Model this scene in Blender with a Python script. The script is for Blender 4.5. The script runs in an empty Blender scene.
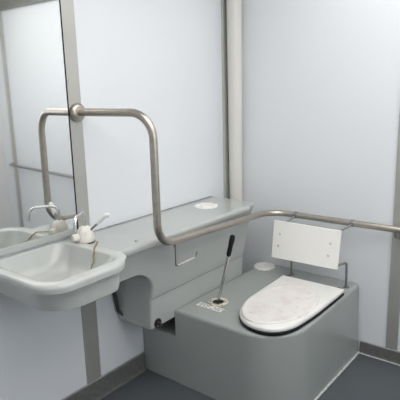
import bpy, bmesh, math, random
from mathutils import Vector, Matrix
random.seed(4)
S = bpy.context.scene
COL = S.collection
V = Vector

# ------------------------------------------------------------------ materials
def mat(name, base, rough=0.5, metal=0.0, spec=0.5, noise=None, speckle=None, bump=None, coat=0.0, emit=None):
    m = bpy.data.materials.new(name); m.use_nodes = True
    nt = m.node_tree; b = nt.nodes['Principled BSDF']
    b.inputs['Base Color'].default_value = (*base, 1)
    b.inputs['Roughness'].default_value = rough
    b.inputs['Metallic'].default_value = metal
    b.inputs['Specular IOR Level'].default_value = spec
    b.inputs['Coat Weight'].default_value = coat
    b.inputs['Coat Roughness'].default_value = 0.15
    tc = nt.nodes.new('ShaderNodeTexCoord')
    col = None
    def layer(prev, scale, lo, hi, colour, detail=4, stretch=None):
        n = nt.nodes.new('ShaderNodeTexNoise'); n.inputs['Scale'].default_value = scale
        n.inputs['Detail'].default_value = detail
        if stretch:
            mp = nt.nodes.new('ShaderNodeMapping'); mp.inputs['Scale'].default_value = stretch
            nt.links.new(tc.outputs['Object'], mp.inputs[0]); nt.links.new(mp.outputs[0], n.inputs['Vector'])
        else:
            nt.links.new(tc.outputs['Object'], n.inputs['Vector'])
        r = nt.nodes.new('ShaderNodeMapRange'); r.inputs[1].default_value = lo; r.inputs[2].default_value = hi
        nt.links.new(n.outputs['Fac'], r.inputs[0])
        mx = nt.nodes.new('ShaderNodeMix'); mx.data_type = 'RGBA'
        nt.links.new(r.outputs[0], mx.inputs[0])
        if prev is None: mx.inputs[6].default_value = (*base, 1)
        else: nt.links.new(prev, mx.inputs[6])
        mx.inputs[7].default_value = (*colour, 1)
        return mx.outputs[2]
    if noise:
        for L in noise: col = layer(col, *L)
    if speckle:
        for L in speckle: col = layer(col, *L)
    if col is not None: nt.links.new(col, b.inputs['Base Color'])
    if bump:
        n = nt.nodes.new('ShaderNodeTexNoise'); n.inputs['Scale'].default_value = bump[0]
        nt.links.new(tc.outputs['Object'], n.inputs['Vector'])
        bp = nt.nodes.new('ShaderNodeBump'); bp.inputs['Strength'].default_value = bump[1]; bp.inputs['Distance'].default_value = 0.002
        nt.links.new(n.outputs['Fac'], bp.inputs['Height']); nt.links.new(bp.outputs[0], b.inputs['Normal'])
    if emit:
        b.inputs['Emission Color'].default_value = (*emit[0], 1); b.inputs['Emission Strength'].default_value = emit[1]
    return m

M = {}
M['wall2'] = mat('grey_panel', (.80,.80,.80), .5)
M['wall'] = mat('white_wall_laminate', (.775,.80,.83), .33, noise=[(1.5,.3,.8,(.75,.775,.805))])
M['ceiling'] = mat('ceiling_board', (.86,.86,.85), .6)
M['floor'] = mat('blue_grey_vinyl', (.076,.087,.096), .42, noise=[(3,.35,.75,(.088,.10,.11))], speckle=[(260,.62,.70,(.13,.145,.155))], bump=(300,.15))
M['skirt'] = mat('grey_skirting_vinyl', (.115,.12,.115), .42, noise=[(60,.45,.7,(.15,.15,.14))])
M['bead'] = mat('white_sealant', (.62,.63,.62), .5, noise=[(60,.5,.7,(.35,.36,.36))])
M['bead_dark'] = mat('grey_sealant', (.30,.31,.31), .5, noise=[(60,.5,.7,(.2,.21,.21))])
M['trim'] = mat('grey_beige_trim', (.52,.51,.48), .42, metal=.6, noise=[(8,.4,.7,(.49,.48,.455))])
M['trim_mid'] = mat('grey_corner_trim', (.50,.50,.47), .45)
M['trim_dark'] = mat('dark_grey_trim', (.22,.22,.20), .45)
M['grp'] = mat('pale_grey_moulded_plastic', (.46,.48,.465), .27, noise=[(5,.4,.75,(.435,.455,.44))], coat=.45)
M['grp_basin'] = mat('pale_grey_basin_plastic', (.51,.53,.515), .26, noise=[(7,.45,.8,(.46,.475,.455))], coat=.2)
M['grp2'] = mat('grey_plinth_plastic', (.35,.373,.362), .24, noise=[(4,.4,.75,(.33,.352,.342))], speckle=[(120,.7,.76,(.42,.44,.43))], coat=.35)
M['seam'] = mat('dark_seam', (.14,.15,.15), .7)
M['seam2'] = mat('grey_seam', (.27,.28,.275), .6)
M['steel'] = mat('brushed_steel', (.50,.46,.41), .34, metal=1, noise=[(40,.4,.7,(.44,.40,.355))])
M['steel_dk'] = mat('dull_steel', (.33,.32,.31), .38, metal=1)
M['chrome'] = mat('chrome', (.72,.72,.73), .12, metal=1)
M['chrome_dull'] = mat('dull_chrome', (.55,.54,.52), .25, metal=1)
M['mirror'] = mat('mirror_silver', (.87,.88,.87), .035, metal=1)
M['cream'] = mat('cream_pipe_plastic', (.70,.685,.64), .4)
M['board'] = mat('off_white_board', (.92,.91,.87), .42)
M['bolt'] = mat('grey_screw_cap', (.62,.63,.62), .4)
M['lid'] = mat('white_lid', (.80,.795,.775), .3, noise=[(9,.5,.7,(.77,.75,.73))], coat=.2)
M['lidp'] = mat('stained_white_lid', (.78,.755,.735), .34, noise=[(11,.46,.68,(.72,.665,.64)),(34,.60,.72,(.64,.585,.555))], coat=.2)
M['cap'] = mat('white_cap_plastic', (.82,.805,.79), .4, noise=[(25,.5,.75,(.72,.67,.63))])
M['capw'] = mat('clean_white_cap_plastic', (.84,.83,.80), .4, noise=[(50,.6,.7,(.6,.55,.48))])
M['black'] = mat('black_rubber', (.014,.014,.016), .6, spec=.25)
M['gap_dark'] = mat('gap_shadow_grey', (.05,.052,.055), .6)
M['pink'] = mat('pinkish_dirt', (.5,.38,.36), .7)
M['tap'] = mat('cream_tap_body', (.82,.79,.73), .42, noise=[(45,.5,.7,(.70,.65,.58))])
M['white'] = mat('white_plastic', (.85,.85,.84), .35)
M['brass'] = mat('tarnished_chain', (.45,.36,.18), .4, metal=.8, noise=[(200,.4,.6,(.25,.2,.1))])
M['label'] = mat('worn_white_label', (.78,.77,.74), .6, noise=[(120,.58,.66,(.3,.3,.28))])
M['fill_glow'] = mat('added_fill_light', (.8,.85,.9), .5, emit=((.86,.93,1.0), 2.3))
M['glow'] = mat('light_diffuser', (.9,.9,.9), .5, emit=((1,.972,.935), 3.1))

# ------------------------------------------------------------------ helpers
def link(name, me, m, parent=None, smooth=True, ang=38):
    me.materials.append(m) if not me.materials else None
    o = bpy.data.objects.new(name, me); COL.objects.link(o)
    if smooth:
        me.polygons.foreach_set('use_smooth', [True]*len(me.polygons))
        bm = bmesh.new(); bm.from_mesh(me)
        for e in bm.edges:
            if len(e.link_faces) == 2 and e.calc_face_angle(0) > math.radians(ang): e.smooth = False
        bm.to_mesh(me); bm.free()
    if smooth: 
        wn = o.modifiers.new('wn','WEIGHTED_NORMAL'); wn.keep_sharp = True
    if parent is not None:
        o.parent = parent
        o.matrix_parent_inverse = Matrix.Translation(-parent.location)
    return o
def obj(name, bm, m, parent=None, bevel=0, seg=2, smooth=True, ang=38, mats=None):
    bmesh.ops.recalc_face_normals(bm, faces=bm.faces)
    if bevel:
        es = [e for e in bm.edges if len(e.link_faces) == 2 and e.calc_face_angle(0) > math.radians(28)]
        bmesh.ops.bevel(bm, geom=es, offset=bevel, segments=seg, profile=.6, affect='EDGES', clamp_overlap=True)
    me = bpy.data.meshes.new(name); 
    for q in (mats or [m]): me.materials.append(q)
    bm.to_mesh(me); bm.free()
    return link(name, me, m, parent, smooth, ang)
def box(bm, x0, x1, y0, y1, z0, z1):
    vs = [bm.verts.new((x,y,z)) for z in (z0,z1) for y in (y0,y1) for x in (x0,x1)]
    for f in ((0,2,3,1),(4,5,7,6),(0,1,5,4),(2,6,7,3),(0,4,6,2),(1,3,7,5)): bm.faces.new([vs[i] for i in f])
def loft(bm, rings, cap0=True, cap1=True):
    R = [[bm.verts.new(p) for p in r] for r in rings]
    n = len(R[0])
    for a, b in zip(R, R[1:]):
        for i in range(n): bm.faces.new((a[i], a[(i+1)%n], b[(i+1)%n], b[i]))
    if cap0: bm.faces.new(R[0][::-1])
    if cap1: bm.faces.new(R[-1])
    return R
def fillet(pts, radii, seg=10):
    pts = [V(p) for p in pts]; out = [pts[0]]
    for i in range(1, len(pts)-1):
        p, a, b = pts[i], (pts[i-1]-pts[i]).normalized(), (pts[i+1]-pts[i]).normalized()
        r = radii[i-1]; th = a.angle(b)
        if r <= 0: out.append(p); continue
        d = r/math.tan(th/2); c = p + (a+b).normalized()*(r/math.sin(th/2))
        s, e = p+a*d-c, p+b*d-c
        ax = s.cross(e).normalized(); tot = s.angle(e)
        for k in range(seg+1): out.append(c + Matrix.Rotation(tot*k/seg, 3, ax) @ s)
    out.append(pts[-1]); return out
def tube(bm, path, r, n=16, cap=True):
    path = [V(p) for p in path]; m = len(path); rr = r if isinstance(r, (list,tuple)) else [r]*m
    T = [(path[min(i+1,m-1)]-path[max(i-1,0)]).normalized() for i in range(m)]
    u = T[0].orthogonal().normalized(); rings = []
    for i in range(m):
        u = (u - T[i]*u.dot(T[i])).normalized(); w = T[i].cross(u)
        rings.append([path[i] + (u*math.cos(2*math.pi*k/n)+w*math.sin(2*math.pi*k/n))*rr[i] for k in range(n)])
    loft(bm, rings, cap, cap)
def lathe(bm, c, prof, axis=(0,0,1), n=32):
    q = V((0,0,1)).rotation_difference(V(axis).normalized())
    loft(bm, [[V(c) + q @ V((r*math.cos(2*math.pi*k/n), r*math.sin(2*math.pi*k/n), h)) for k in range(n)] for r, h in prof])
def disc(bm, c, r, h, axis=(0,0,1), n=28, rim=.25):
    e = min(h*rim, r*.3)
    lathe(bm, c, [(r,0),(r,h-e),(r-e*.4,h-e*.3),(r-e*1.2,h)], axis, n)
def thing(name, label, cat, loc=(0,0,0), group=None):
    o = bpy.data.objects.new(name, None); COL.objects.link(o); o.location = loc
    o.empty_display_size = .05
    o['label'] = label; o['category'] = cat
    if group: o['group'] = group
    return o
def tag(o, label, cat): o['label'] = label; o['category'] = cat; return o
def struct(name, bm, m, bevel=0):
    o = obj(name, bm, m, None, bevel, smooth=bevel > 0); o['kind'] = 'structure'; return o
def B(*a):
    bm = bmesh.new(); box(bm, *a); return bm
def rrect(x0, x1, y0, y1, rads, z, n=8):
    """rounded rectangle ring; rads = corner radii (x0y0, x1y0, x1y1, x0y1)"""
    out = []
    for (cx, cy, sx, sy, a0), r in zip(((x0,y0,1,1,180),(x1,y0,-1,1,270),(x1,y1,-1,-1,0),(x0,y1,1,-1,90)), rads):
        ox, oy = cx+sx*r, cy+sy*r
        for k in range(n+1):
            a = math.radians(a0+90*k/n); out.append(V((ox+r*math.cos(a), oy+r*math.sin(a), z)))
    return out

# ------------------------------------------------------------------ room
W, D, H = 2.62, 3.35, 2.36
struct('floor', B(-.1,W+.1,-D-.1,.1,-.1,0), M['floor'])
struct('ceiling', B(-.1,W+.1,-D-.1,.1,H,H+.1), M['ceiling'])
struct('wall_left', B(-.1,0,-D-.1,.1,0,H), M['wall'])
struct('wall_back', B(0,W,0,.1,0,H), M['wall'])
struct('wall_right', B(W,W+.1,-D-.1,.1,0,H), M['wall2'])
struct('wall_front', B(0,W,-D-.1,-D,0,H), M['wall2'])

struct('trim_6', B(W-.03,W-.001,-2.05,-.75,1.0,1.06), M['trim'], .002)  # bottom and top frame strips of the added fill pane
struct('trim_7', B(W-.03,W-.001,-2.05,-.75,1.84,1.90), M['trim'], .002)
struct('added_fill_pane_1', B(W-.012,W-.001,-2.05,-.75,1.06,1.84), M['fill_glow'])  # glowing pane added out of view to fill the low areas with cool light
def skirting(name, along, a0, a1, h, bead_mat):
    t = .012
    bm = bmesh.new()
    prof = [(0,0),(t+.008,0),(t+.004,.005),(t,.018),(t,h-.006),(t-.004,h),(0,h)]
    P = lambda s, d, z: V((d, s, z)) if along == 'y' else V((s, -d, z))
    loft(bm, [[P(s, d, z) for d, z in prof] for s in (a0, a1)])
    o = obj(name, bm, M['skirt']); o['kind'] = 'structure'
    bm = bmesh.new()
    n = 40
    for s0, d, z in ((0, t-.001, h+.001),):
        tube(bm, [P(a0+(a1-a0)*k/n, d-.004, z+random.uniform(-.0006,.0006)) for k in range(n+1)], .0042, 6)
    obj('sealant_bead', bm, bead_mat, o)
    return o
skirting('baseboard_left', 'y', -D, -.845, .100, M['bead_dark'])
bbk = skirting('baseboard_back', 'x', .862, W, .066, M['bead_dark'])
bm = bmesh.new()
tube(bm, [(.87+(W-.87)*k/60, -.023+random.uniform(-.001,.001), .002) for k in range(61)], .0032, 6)
obj('sealant_bead', bm, M['bead'], bbk)

struct('trim_1', B(0,.008,-1.222,-1.139,.095,H), M['trim'], .0015)
struct('trim_2', B(1.002,1.062,-.008,0,.064,H), M['trim'], .0015)
# corner trim on the left wall next to the pipe
struct('trim_3', B(0,.012,-.088,-.0,.40,H), M['trim_mid'], .0015)
struct('trim_4', B(2.41,2.455,-.012,0,.064,H), M['trim'], .0015)
struct('trim_5', B(1.2,W,-.014,0,2.155,2.24), M['trim_dark'], .0015)

# ------------------------------------------------------------------ vent pipe in the corner
bm = bmesh.new()
tube(bm, [(.070,-.055,.402+(H-.402)*k/8) for k in range(9)], [.037+.009*k/8 for k in range(9)], 40)
pipe = obj('vent_pipe', bm, M['cream'])
tag(pipe, 'cream vertical pipe rising in the corner behind the grey unit', 'pipe')

# ------------------------------------------------------------------ moulded washbasin and cistern unit
ZC = .832
unit = thing('washbasin_unit', 'pale grey moulded wall unit with basin and long countertop, left of the toilet', 'washbasin', (.15,-.8,.356))
def unit_ring(z, x, y0, y1=-.215, r=.012, rf=.03):
    return rrect(.0012, x, y0, y1, (.001, r, rf, .001), z, 5)
rings = []
lev = [(.356,.222,-1.000),(.362,.229,-1.003),(.44,.232,-1.003),(.512,.235,-1.004),(.518,.240,-1.004),(.55,.247,-1.005)]
for k in range(9):      # concave fillet that runs out under the basin
    a = k/8*math.pi/2
    z = .56 + .118*math.sin(a); y = -1.006 - .150*(1-math.cos(a))
    lev.append((z, .249 + (z-.56)*.17, y))
lev += [(.6785,.2695,-1.332),(.690,.271,-1.332),(.742,.283,-1.315),(.79,.300,-1.296),(.798,.302,-1.290)]
for z, x, y in lev: rings.append(unit_ring(z, x, y))
bm = bmesh.new(); loft(bm, rings)
obj('cistern_body', bm, M['grp'], unit, ang=30)
# faint horizontal mould line
bm = bmesh.new(); box(bm, .236,.2395,-1.000,-.24,.5135,.5165)
obj('mould_line', bm, M['seam2'], unit, smooth=False)
# countertop slab with rolled lip
bm = bmesh.new()
def ctr(z, x, e=0): 
    return [V((.0012,-1.276,z)), V((x+e,-1.276,z))] + [V((x+e-(.028+e)*max(0,1-(1-k/6)**2) if k else x+e, -.30+.085*k/6, z)) for k in range(0,7)] + [V((.0012,-.215,z))]
loft(bm, [ctr(.797,.318), ctr(.801,.325), ctr(.818,.328), ctr(.826,.326), ctr(.8305,.320), ctr(ZC,.311)])
obj('countertop', bm, M['grp'], unit, ang=60)
# raised back edge against the wall
bm = bmesh.new(); tube(bm, [(.0065,-1.13,ZC+.001),(.0065,-.22,ZC+.001)], .005, 8)
obj('sealant_bead', bm, M['bead_dark'], unit)
# basin
def br(x0,x1,y0,y1,z,r=.07,rb=.02,rr=None): return rrect(x0,x1,y0,y1,(rb,r,rr or r,rb),z,8)
bm = bmesh.new()
zt = ZC+.004
R_ = [br(.02,.335,-1.56,-1.40,.706,.06,.02),
      br(.006,.392,-1.615,-1.332,.710,.12,.02,.045),
      br(.004,.402,-1.628,-1.318,.716,.12,.02,.045),
      br(.004,.406,-1.634,-1.315,.735,.12,.02,.045),
      br(.004,.410,-1.642,-1.311,.794,.12,.02,.045),
      br(.004,.411,-1.644,-1.309,.7975,.12,.02,.05),
      br(.003,.432,-1.666,-1.285,.7985,.105),
      br(.003,.438,-1.674,-1.277,.803,.105),
      br(.003,.440,-1.677,-1.274,.820,.105),
      br(.003,.438,-1.675,-1.272,.829,.105),
      br(.003,.430,-1.667,-1.264,zt,.098),
      br(.010,.402,-1.646,-1.286,zt+.001,.072,.045),
      br(.016,.391,-1.636,-1.297,zt-.001,.070,.05),
      br(.021,.385,-1.630,-1.303,zt-.008,.070,.055),
      br(.040,.363,-1.608,-1.333,zt-.060,.080,.06),
      br(.060,.338,-1.585,-1.360,zt-.088,.085,.07),
      br(.090,.303,-1.555,-1.390,zt-.101,.080,.07),
      br(.160,.245,-1.51,-1.44,zt-.105,.03,.03)]
loft(bm, R_)
basin = obj('basin', bm, M['grp_basin'], unit, ang=42)
bm = bmesh.new(); lathe(bm, (.20,-1.475,zt-.106), [(.026,0),(.026,.003),(.020,.0035),(.016,.001)], n=24)
obj('drain', bm, M['chrome'], basin)
# bead chain hanging in the bowl
bm = bmesh.new()
ch = [V((.150,-1.222,ZC+.003)), V((.19,-1.262,ZC+.007)), V((.215,-1.292,zt+.005)), V((.228,-1.309,zt-.012)), V((.248,-1.330,zt-.042)), V((.256,-1.352,zt-.066)), V((.270,-1.384,zt-.086))]
tot = []
for a, b in zip(ch, ch[1:]):
    n = max(1, int((b-a).length/.007))
    tot += [a.lerp(b, k/n) for k in range(n)]
tot.append(ch[-1])
for i, p in enumerate(tot):
    bmesh.ops.create_icosphere(bm, subdivisions=1, radius=.0036, matrix=Matrix.Translation(p+V((math.sin(i*1.3)*.002,0,.001))))
tube(bm, tot, .0014, 6)
lathe(bm, tot[-1]+V((0,0,-.004)), [(.008,0),(.009,.003),(.007,.007)], n=12)
obj('plug_chain', bm, M['brass'], unit)
# round cap over the cistern and its screws
bm = bmesh.new(); cx, cy = .132,-.437
lathe(bm, (cx,cy,ZC-.0005), [(.066,0),(.066,.003),(.062,.006),(.050,.0075),(.047,.0055),(.040,.0055),(.037,.008),(.01,.0085)], n=40)
for k in range(8):
    a = 2*math.pi*(k+.3)/8; box(bm, cx+.058*math.cos(a)-.004, cx+.058*math.cos(a)+.004, cy+.058*math.sin(a)-.004, cy+.058*math.sin(a)+.004, ZC+.004, ZC+.0085)
obj('cistern_cap', bm, M['capw'], unit)
for x, y in ((.273,-1.114),(.262,-.262)):
    bm = bmesh.new(); disc(bm, (x,y,ZC-.0005), .007, .003)
    obj('screw', bm, M['steel_dk'], unit)
# black rubber bung at the foot of the unit's near end
bm = bmesh.new()
lathe(bm, (.228,-.962,.380), [(.021,0),(.023,.008),(.017,.014),(.007,.015)], (1,.0,0), 20)
bung = obj('rubber_bung', bm, M['black'], unit)
bm = bmesh.new()
for dy, dz, r in ((-.009,-.006,.0035),(.006,.004,.003),(.010,-.011,.003),(-.003,.009,.0025)):
    bmesh.ops.create_icosphere(bm, subdivisions=1, radius=r, matrix=Matrix.Translation((.2415,-.962+dy*1.2,.378+dz*1.2)))
obj('fleck', bm, M['pink'], bung)

# dark tube drawn in for the shaded gap at the wall, under the basin
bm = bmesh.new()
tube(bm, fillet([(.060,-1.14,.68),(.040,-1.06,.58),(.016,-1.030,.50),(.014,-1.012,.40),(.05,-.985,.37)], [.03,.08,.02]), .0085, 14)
gap_sh = obj('gap_shadow', bm, M['gap_dark'])
tag(gap_sh, 'thin dark tube drawn in for the gap shadow at the wall, between basin and the grey unit end', 'pipe')

# ------------------------------------------------------------------ tap
T = V((.100,-1.243,ZC))
tap = thing('tap', 'cream bodied tap with looped chrome spout and long lever on the basin', 'tap', T)
bm = bmesh.new()
lathe(bm, T, [(.036,0),(.037,.004),(.037,.020),(.035,.036),(.032,.052),(.026,.063),(.016,.070),(.006,.072)], n=28)
body = obj('tap_body', bm, M['tap'], tap)
bm = bmesh.new(); kd = V((-.25,-1,.05)).normalized()
lathe(bm, T+kd*.022+V((0,0,.024)), [(.017,0),(.017,.030),(.014,.036),(.005,.038)], kd, 18)
obj('side_knob', bm, M['tap'], tap)
bm = bmesh.new(); lathe(bm, T+V((0,0,-.0002)), [(.040,0),(.040,.004),(.038,.005)], n=28)
obj('tap_gasket', bm, M['black'], tap)
bm = bmesh.new()
u = V((.57,-.82,0)); top = T+V((0,0,.05))
tube(bm, fillet([top, top+V((0,0,.088)), top+u*.122+V((0,0,.086)), top+u*.130+V((0,0,.030))], [.028,.034]), .0068, 14)
obj('spout', bm, M['chrome'], tap)
bm = bmesh.new(); l0 = T+V((.02,.008,.050)); l1 = T+V((.060,.022,.086)); l2 = T+V((.100,.035,.124))
tube(bm, [l0, l1], .0052, 12); lv = obj('lever_rod', bm, M['steel_dk'], tap)
bm = bmesh.new(); tube(bm, fillet([l1, l2, l2+V((.016,.008,-.001))], [.006], 5), .0095, 12)
obj('lever_handle', bm, M['white'], tap, ang=60)

# ------------------------------------------------------------------ mirror
mr = thing('mirror', 'large wall mirror with a thin dark side edge and pale bottom rail, above the basin', 'mirror', (.0,-1.51,.868))
bm = B(.0085,.0125,-1.86,-1.214,.878,2.08); obj('glass', bm, M['mirror'], mr, smooth=False)
bm = B(.0012,.0083,-1.862,-1.2105,.866,2.082); obj('backing', bm, M['black'], mr, smooth=False)
bm = B(.0084,.0150,-1.2140,-1.2100,.866,2.082); obj('edge_strip', bm, M['black'], mr, smooth=False)
bm = B(.0012,.018,-1.865,-1.225,.850,.877); obj('bottom_rail', bm, M['grp'], mr, .002)

# ------------------------------------------------------------------ toilet
ZP = .400
toilet = thing('toilet', 'grey moulded plinth toilet with stained white lid, in the corner by the back wall', 'toilet', (.53,-.42,0))
XL, XR, YF = .229, .846, -.838
def pl(z, e=0, rf=.085):
    return rrect(XL-0*e, XR-e*0+ (0 if z > .2 else 0), YF, -.0015, (.006, rf, .004, .004), z, 10)
bm = bmesh.new()
def pr_(z, ins, flare=0):
    f = flare
    return rrect(XL+min(ins,.016), XR+f-ins, YF+ins, -.0015, (.004+ins*.5, .22, .02, .004), z, 14)
loft(bm, [pr_(.001,0,.012), pr_(.05,0,.010), pr_(.22,0,.004), pr_(.382,0), pr_(.391,.0015), pr_(.3965,.005), pr_(.3992,.010), pr_(ZP,.016)])
obj('plinth', bm, M['grp2'], toilet, ang=50)
bm = B(.0015,XL+.006,YF+.0003,-.0015,.001,.258)
obj('plinth_step', bm, M['grp2'], toilet, .0025)
# sealant along the foot
bm = bmesh.new()
tube(bm, [(XR+.016+random.uniform(-.001,.001), -.02-.56*k/40, .004) for k in range(41)], .0055, 8)
obj('sealant_bead', bm, M['bead'], toilet)
# lid outline measured in plan
plan = [(.479,-.205),(.484,-.28),(.486,-.36),(.489,-.48),(.497,-.575),(.513,-.655),(.543,-.728),(.598,-.788),(.668,-.816),(.738,-.808),(.790,-.768),(.820,-.700),(.832,-.60),(.837,-.50),(.838,-.36),(.838,-.28),(.837,-.205)]
def catmull(P):
    o = []
    for i in range(len(P)-1):
        p0 = P[max(i-1,0)]; p1 = P[i]; p2 = P[i+1]; p3 = P[min(i+2,len(P)-1)]
        for k in range(4):
            t = k/4
            o.append(V([.5*((2*p1[j])+(-p0[j]+p2[j])*t+(2*p0[j]-5*p1[j]+4*p2[j]-p3[j])*t*t+(-p0[j]+3*p1[j]-3*p2[j]+p3[j])*t**3) for j in (0,1)]))
    o.append(V(P[-1])); return o
CURVE = catmull(plan)
def outline(ins, z, yb=-.200):
    out = []
    for i, p in enumerate(CURVE):
        t = (CURVE[min(i+1,len(CURVE)-1)]-CURVE[max(i-1,0)]).normalized()
        q = p + V((-t.y,t.x))*ins
        out.append(V((q.x, min(q.y, yb-ins), z)))
    return out
LZ = .4035
bm = bmesh.new(); loft(bm, [outline(.002,LZ-.003), outline(-.002,LZ+.003), outline(-.002,LZ+.010), outline(.002,LZ+.0125)])
obj('seat_gasket', bm, M['black'], toilet)
bm = bmesh.new(); loft(bm, [outline(.003,LZ+.0125), outline(-.001,LZ+.0165), outline(-.001,LZ+.027), outline(.003,LZ+.032), outline(.010,LZ+.034)])
lid = obj('lid', bm, M['lid'], toilet, ang=60)
# raised round panel of the lid
bm = bmesh.new()
def oval(ins, z, n=48):
    return [V((.661+(.158-ins)*math.cos(2*math.pi*k/n), -.540+(.262-ins)*math.sin(2*math.pi*k/n)*(1 if math.sin(2*math.pi*k/n) < 0 else .96), z)) for k in range(n)]
loft(bm, [oval(0,LZ+.0325), oval(.001,LZ+.040), oval(.005,LZ+.0435), oval(.016,LZ+.044), oval(.023,LZ+.0405), oval(.05,LZ+.0385)])
obj('lid_panel', bm, M['lidp'], lid, ang=70)
for x in (.508,.812):
    bm = bmesh.new(); box(bm, x-.010,x+.010,-.203,-.186,ZP,ZP+.026); tube(bm, [(x-.013,-.194,ZP+.028),(x+.013,-.194,ZP+.028)], .006, 12)
    obj('hinge', bm, M['black'], toilet)
# round access cap in the rear left corner
bm = bmesh.new(); cx, cy = .268,-.072
cx, cy = .279,-.068
lathe(bm, (cx,cy,ZP-.0005), [(.062,0),(.063,.004),(.060,.009),(.053,.012),(.048,.010),(.01,.010)], n=36)
for k in range(12):
    a = 2*math.pi*k/12; disc(bm, (cx+.060*math.cos(a), cy+.060*math.sin(a), ZP-.0004), .008, .007, n=8)
obj('access_cap', bm, M['cap'], toilet)
# worn label with illegible lines
bm = bmesh.new()
p0, p1 = V((.300,-.728,ZP+.0006)), V((.432,-.722,ZP+.0006))
box(bm, .280, .430, -.732, -.692, ZP-.0004, ZP+.0007)
lab = obj('instruction_label', bm, M['label'], toilet, smooth=False); lab['label'] = 'worn white label strip with illegible dark print'
bm = bmesh.new()
random.seed(9); 
for row in (-.702,-.713,-.724):
    x = .286
    while x < .424:
        w = random.uniform(.004,.013)
        if random.random() < .5: box(bm, x, min(x+w,.428), row-.0028, row+.0022, ZP+.0007, ZP+.0011)
        x += w+random.uniform(.002,.005)
obj('label_print', bm, M['seam'], lab, smooth=False)

# ------------------------------------------------------------------ flush lever
HX, HY = .354,-.642
fl = thing('flush_lever', 'steel flush lever with black grip standing in a cream collar on the grey plinth', 'lever', (HX,HY,ZP))
bm = bmesh.new()
n = 40
rings = []
for r, h in ((.052,-.0004),(.053,.003),(.049,.0055),(.034,.006),(.030,.004),(.029,.0008)):
    rings.append([V((HX+(r+(.003*math.sin(5*a) if r > .04 else 0))*math.cos(a), HY+(r+(.002*math.cos(4*a) if r > .04 else 0))*math.sin(a), ZP+h)) for a in (2*math.pi*k/n for k in range(n))])
loft(bm, rings, True, False)
obj('collar', bm, mat('dirty_cream_collar', (.66,.62,.52), .5, noise=[(60,.5,.6,(.30,.25,.18))]), fl)
bm = bmesh.new(); lathe(bm, (HX,HY,ZP), [(.0292,0),(.0292,.0022),(.012,.0012)], n=24)
obj('boot', bm, M['black'], fl)
for a, r in ((.4,.006),(2.2,.0045),(3.9,.007),(5.0,.005)):
    bm = bmesh.new(); disc(bm, (HX+.038*math.cos(a), HY+.038*math.sin(a), ZP+.005), r*.75, .004, n=12)
    obj('collar_screw', bm, M['steel_dk'], fl)
f0 = V((HX,HY,ZP+.0015)); f1 = V((.449,-.64,.770)); g0 = f0.lerp(f1,.70)
bm = bmesh.new(); off = V((.003,-.003,0))
tube(bm, [f0, g0+(f1-f0)*.03], .0075, 14); obj('rod', bm, M['chrome_dull'], fl)
bm = bmesh.new(); L_ = (f1-g0).length
d = (f1-g0).normalized()
lathe(bm, g0, [(.008,0),(.011,.004),(.0125,.02),(.0115,L_*.5),(.0135,L_*.72),(.0130,L_*.93),(.007,L_)], d, 18)
obj('grip', bm, M['black'], fl)

# ------------------------------------------------------------------ grab rail
rail = thing('grab_rail', 'long bent brushed steel grab rail running from left wall around to the back wall', 'grab rail', (0,-1.164,1.377))
bm = bmesh.new()
path = fillet([(.012,-1.166,1.376),(.386,-1.097,1.373),(.387,-1.097,.826),(.329,-.085,.757),(1.30,-.085,.757),(1.30,-.012,.757)], [.105,.10,.12,.05], 14)
tube(bm, path, .0168, 24)
obj('rail_tube', bm, M['steel'], rail, ang=60)
bm = bmesh.new(); lathe(bm, (.008,-1.167,1.376), [(.040,0),(.041,.004),(.039,.012),(.033,.020),(.022,.025)], (1,0,0), 36)
obj('wall_flange', bm, M['steel'], rail)
bm = bmesh.new(); lathe(bm, (1.30,-.0002,.757), [(.040,0),(.041,.004),(.036,.014),(.022,.02)], (0,-1,0), 36)
obj('wall_flange', bm, M['steel'], rail)
# bracket under the rail on the right trim
bm = bmesh.new(); lathe(bm, (1.040,-.008,.712), [(.022,0),(.024,.003),(.022,.010),(.014,.014)], (0,-1,0), 24)
tube(bm, fillet([(1.040,-.016,.712),(1.040,-.083,.712),(1.040,-.085,.745)], [.02]), .008, 12)
obj('bracket', bm, M['steel_dk'], rail)

# toilet roll holder of bent wire hanging from the rail
hy = -.970; hz = .806
hx = .369
bm = bmesh.new()
tube(bm, fillet([(hx,hy,hz-.012),(hx,hy,hz-.112),(hx,hy+.142,hz-.106),(hx+.0,hy+.150,hz-.085)], [.006,.006], 5), .0034, 10)
hk = thing('roll_holder', 'small empty bent wire paper holder hanging below the left run of the grab rail', 'holder', (hx,hy,hz))
obj('wire', bm, M['steel_dk'], hk)
bm = bmesh.new()
for k in range(9):
    a = V((hx,hy+.02,hz-.1115)).lerp(V((hx,hy+.125,hz-.1085)), k/8)
    bmesh.ops.create_icosphere(bm, subdivisions=1, radius=.006, matrix=Matrix.Translation(a))
obj('spring', bm, M['chrome'], hk)
bm = bmesh.new(); lathe(bm, (hx,hy,hz-.022), [(.006,0),(.006,.014),(.004,.016)], n=12)
obj('clip', bm, M['steel_dk'], hk)

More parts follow.
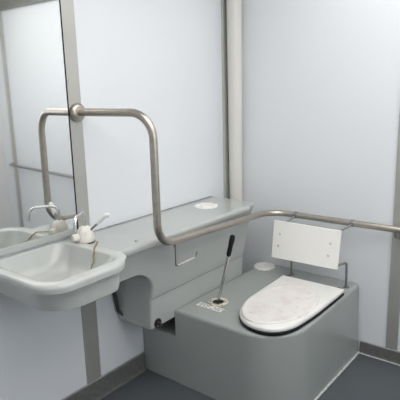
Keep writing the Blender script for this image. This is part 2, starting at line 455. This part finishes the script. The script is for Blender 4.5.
# ------------------------------------------------------------------ back rest
br_ = thing('backrest', 'off-white rectangular backrest board held on steel rods above the toilet', 'backrest', (.59,-.16,.51))
bm = bmesh.new()
YT, YB = -.148, -.180
TL,TR,BL,BR = (.390,.727),(.786,.725),(.393,.517),(.785,.521)
NB = V((0,-(TL[1]-BL[1]),(YT-YB)*1.0)).normalized()
def bp(x, z):
    return V((x, YB+(YT-YB)*(z-.519)/.207, z))
def quad(off, ins):
    c = V((.587,.62)); o = []
    for (x,z) in (TL,TR,BR,BL):
        dd = V((math.copysign(ins,c.x-x), math.copysign(ins,c.y-z)))
        o.append(bp(x+dd.x, z+dd.y) - NB*off)
    return o
loft(bm, [quad(.012,.0015), quad(.010,0), quad(.0015,0), quad(0,.0015)])
obj('board', bm, M['board'], br_, smooth=False)
for a, b in ((.115,.34),(.10,.66),(.875,.36),(.86,.68)):
    x = TL[0]*(1-b)*(1-a)+TR[0]*(1-b)*a+BL[0]*b*(1-a)+BR[0]*b*a
    z = TL[1]*(1-b)*(1-a)+TR[1]*(1-b)*a+BL[1]*b*(1-a)+BR[1]*b*a
    bm = bmesh.new(); disc(bm, bp(x,z)-NB*.0005, .0075, .003, NB, 14)
    obj('screw_cap', bm, M['bolt'], br_)
for x in (.495,.822):
    bm = bmesh.new()
    lathe(bm, (x-.012,-.085,.757), [(.0180,0),(.0190,.002),(.0190,.020),(.0180,.022)], (1,0,0), 24)
    obj('rail_clamp', bm, M['steel_dk'], br_)
    bm = bmesh.new()
    xe = x-.035 if x < .6 else x-.045
    tube(bm, fillet([(x,-.103,.752),(xe,-.1335,.722),(xe,-.152,.61)] , [.01], 5), .0055, 12)
    obj('upper_rod', bm, M['steel_dk'], br_)
for x, xt in ((.474,.474),(.802,.800)):
    bm = bmesh.new()
    xe = xt if x < .6 else xt-.034
    tube(bm, fillet([(x,-.092,ZP+.003),(xt,-.092,.538),(xe,-.166,.534)], [.012], 5), .0062, 12)
    obj('lower_rod', bm, M['steel_dk'], br_)
    bm = bmesh.new(); box(bm, x-.016,x+.016,-.104,-.080,ZP-.0003,ZP+.004); disc(bm, (x,-.092,ZP+.003), .010, .006, n=14)
    obj('foot_plate', bm, M['steel_dk'], br_, )

# ------------------------------------------------------------------ door rail (seen in the mirror) and ceiling light
dr = thing('door_rail', 'thin horizontal steel rail beside a post, seen only as a reflection in the mirror', 'rail', (1.9,-.06,.80))
bm = bmesh.new()
tube(bm, fillet([(1.45,-.002,.79),(1.45,-.065,.79),(2.435,-.065,.83),(2.435,-.014,.83)], [.03,.03], 6), .012, 16)
obj('rail_tube', bm, M['steel_dk'], dr)
LX, LY = 1.42,-1.25
lt = thing('ceiling_light', 'wide glowing translucent ceiling light panel overhead, out of view', 'light', (LX,LY,H-.05))
bm = B(LX-.88,LX+.88,LY-1.08,LY+1.08,H-.05,H-.0005); obj('housing', bm, M['white'], lt, .004)
bm = B(LX-.85,LX+.85,LY-1.05,LY+1.05,H-.058,H-.0498); obj('diffuser', bm, M['glow'], lt, smooth=False)

# ------------------------------------------------------------------ camera
yaw, pitch, roll = math.radians(128.5), math.radians(-12.45), math.radians(-1.477)
f = V((math.cos(pitch)*math.cos(yaw), math.cos(pitch)*math.sin(yaw), math.sin(pitch)))
r = f.cross(V((0,0,1))).normalized(); u_ = r.cross(f)
r2 = r*math.cos(roll)+u_*math.sin(roll); u2 = -r*math.sin(roll)+u_*math.cos(roll)
cd = bpy.data.cameras.new('camera'); cam = bpy.data.objects.new('camera', cd); COL.objects.link(cam)
cd.sensor_width = 36; cd.lens = 505/400*36; cd.clip_start = .02
mw = Matrix((r2, u2, -f)).transposed().to_4x4(); mw.translation = V((1.7814,-2.5630,1.462))
cam.matrix_world = mw
S.camera = cam
w = bpy.data.worlds.new('world'); S.world = w; w.use_nodes = True
w.node_tree.nodes['Background'].inputs[0].default_value = (.8,.85,.9,1)
w.node_tree.nodes['Background'].inputs[1].default_value = .3
S.view_settings.view_transform = 'Standard'; S.view_settings.look = 'None'
S.view_settings.gamma = 1; S.view_settings.use_curve_mapping = False
S.view_settings.exposure = 0
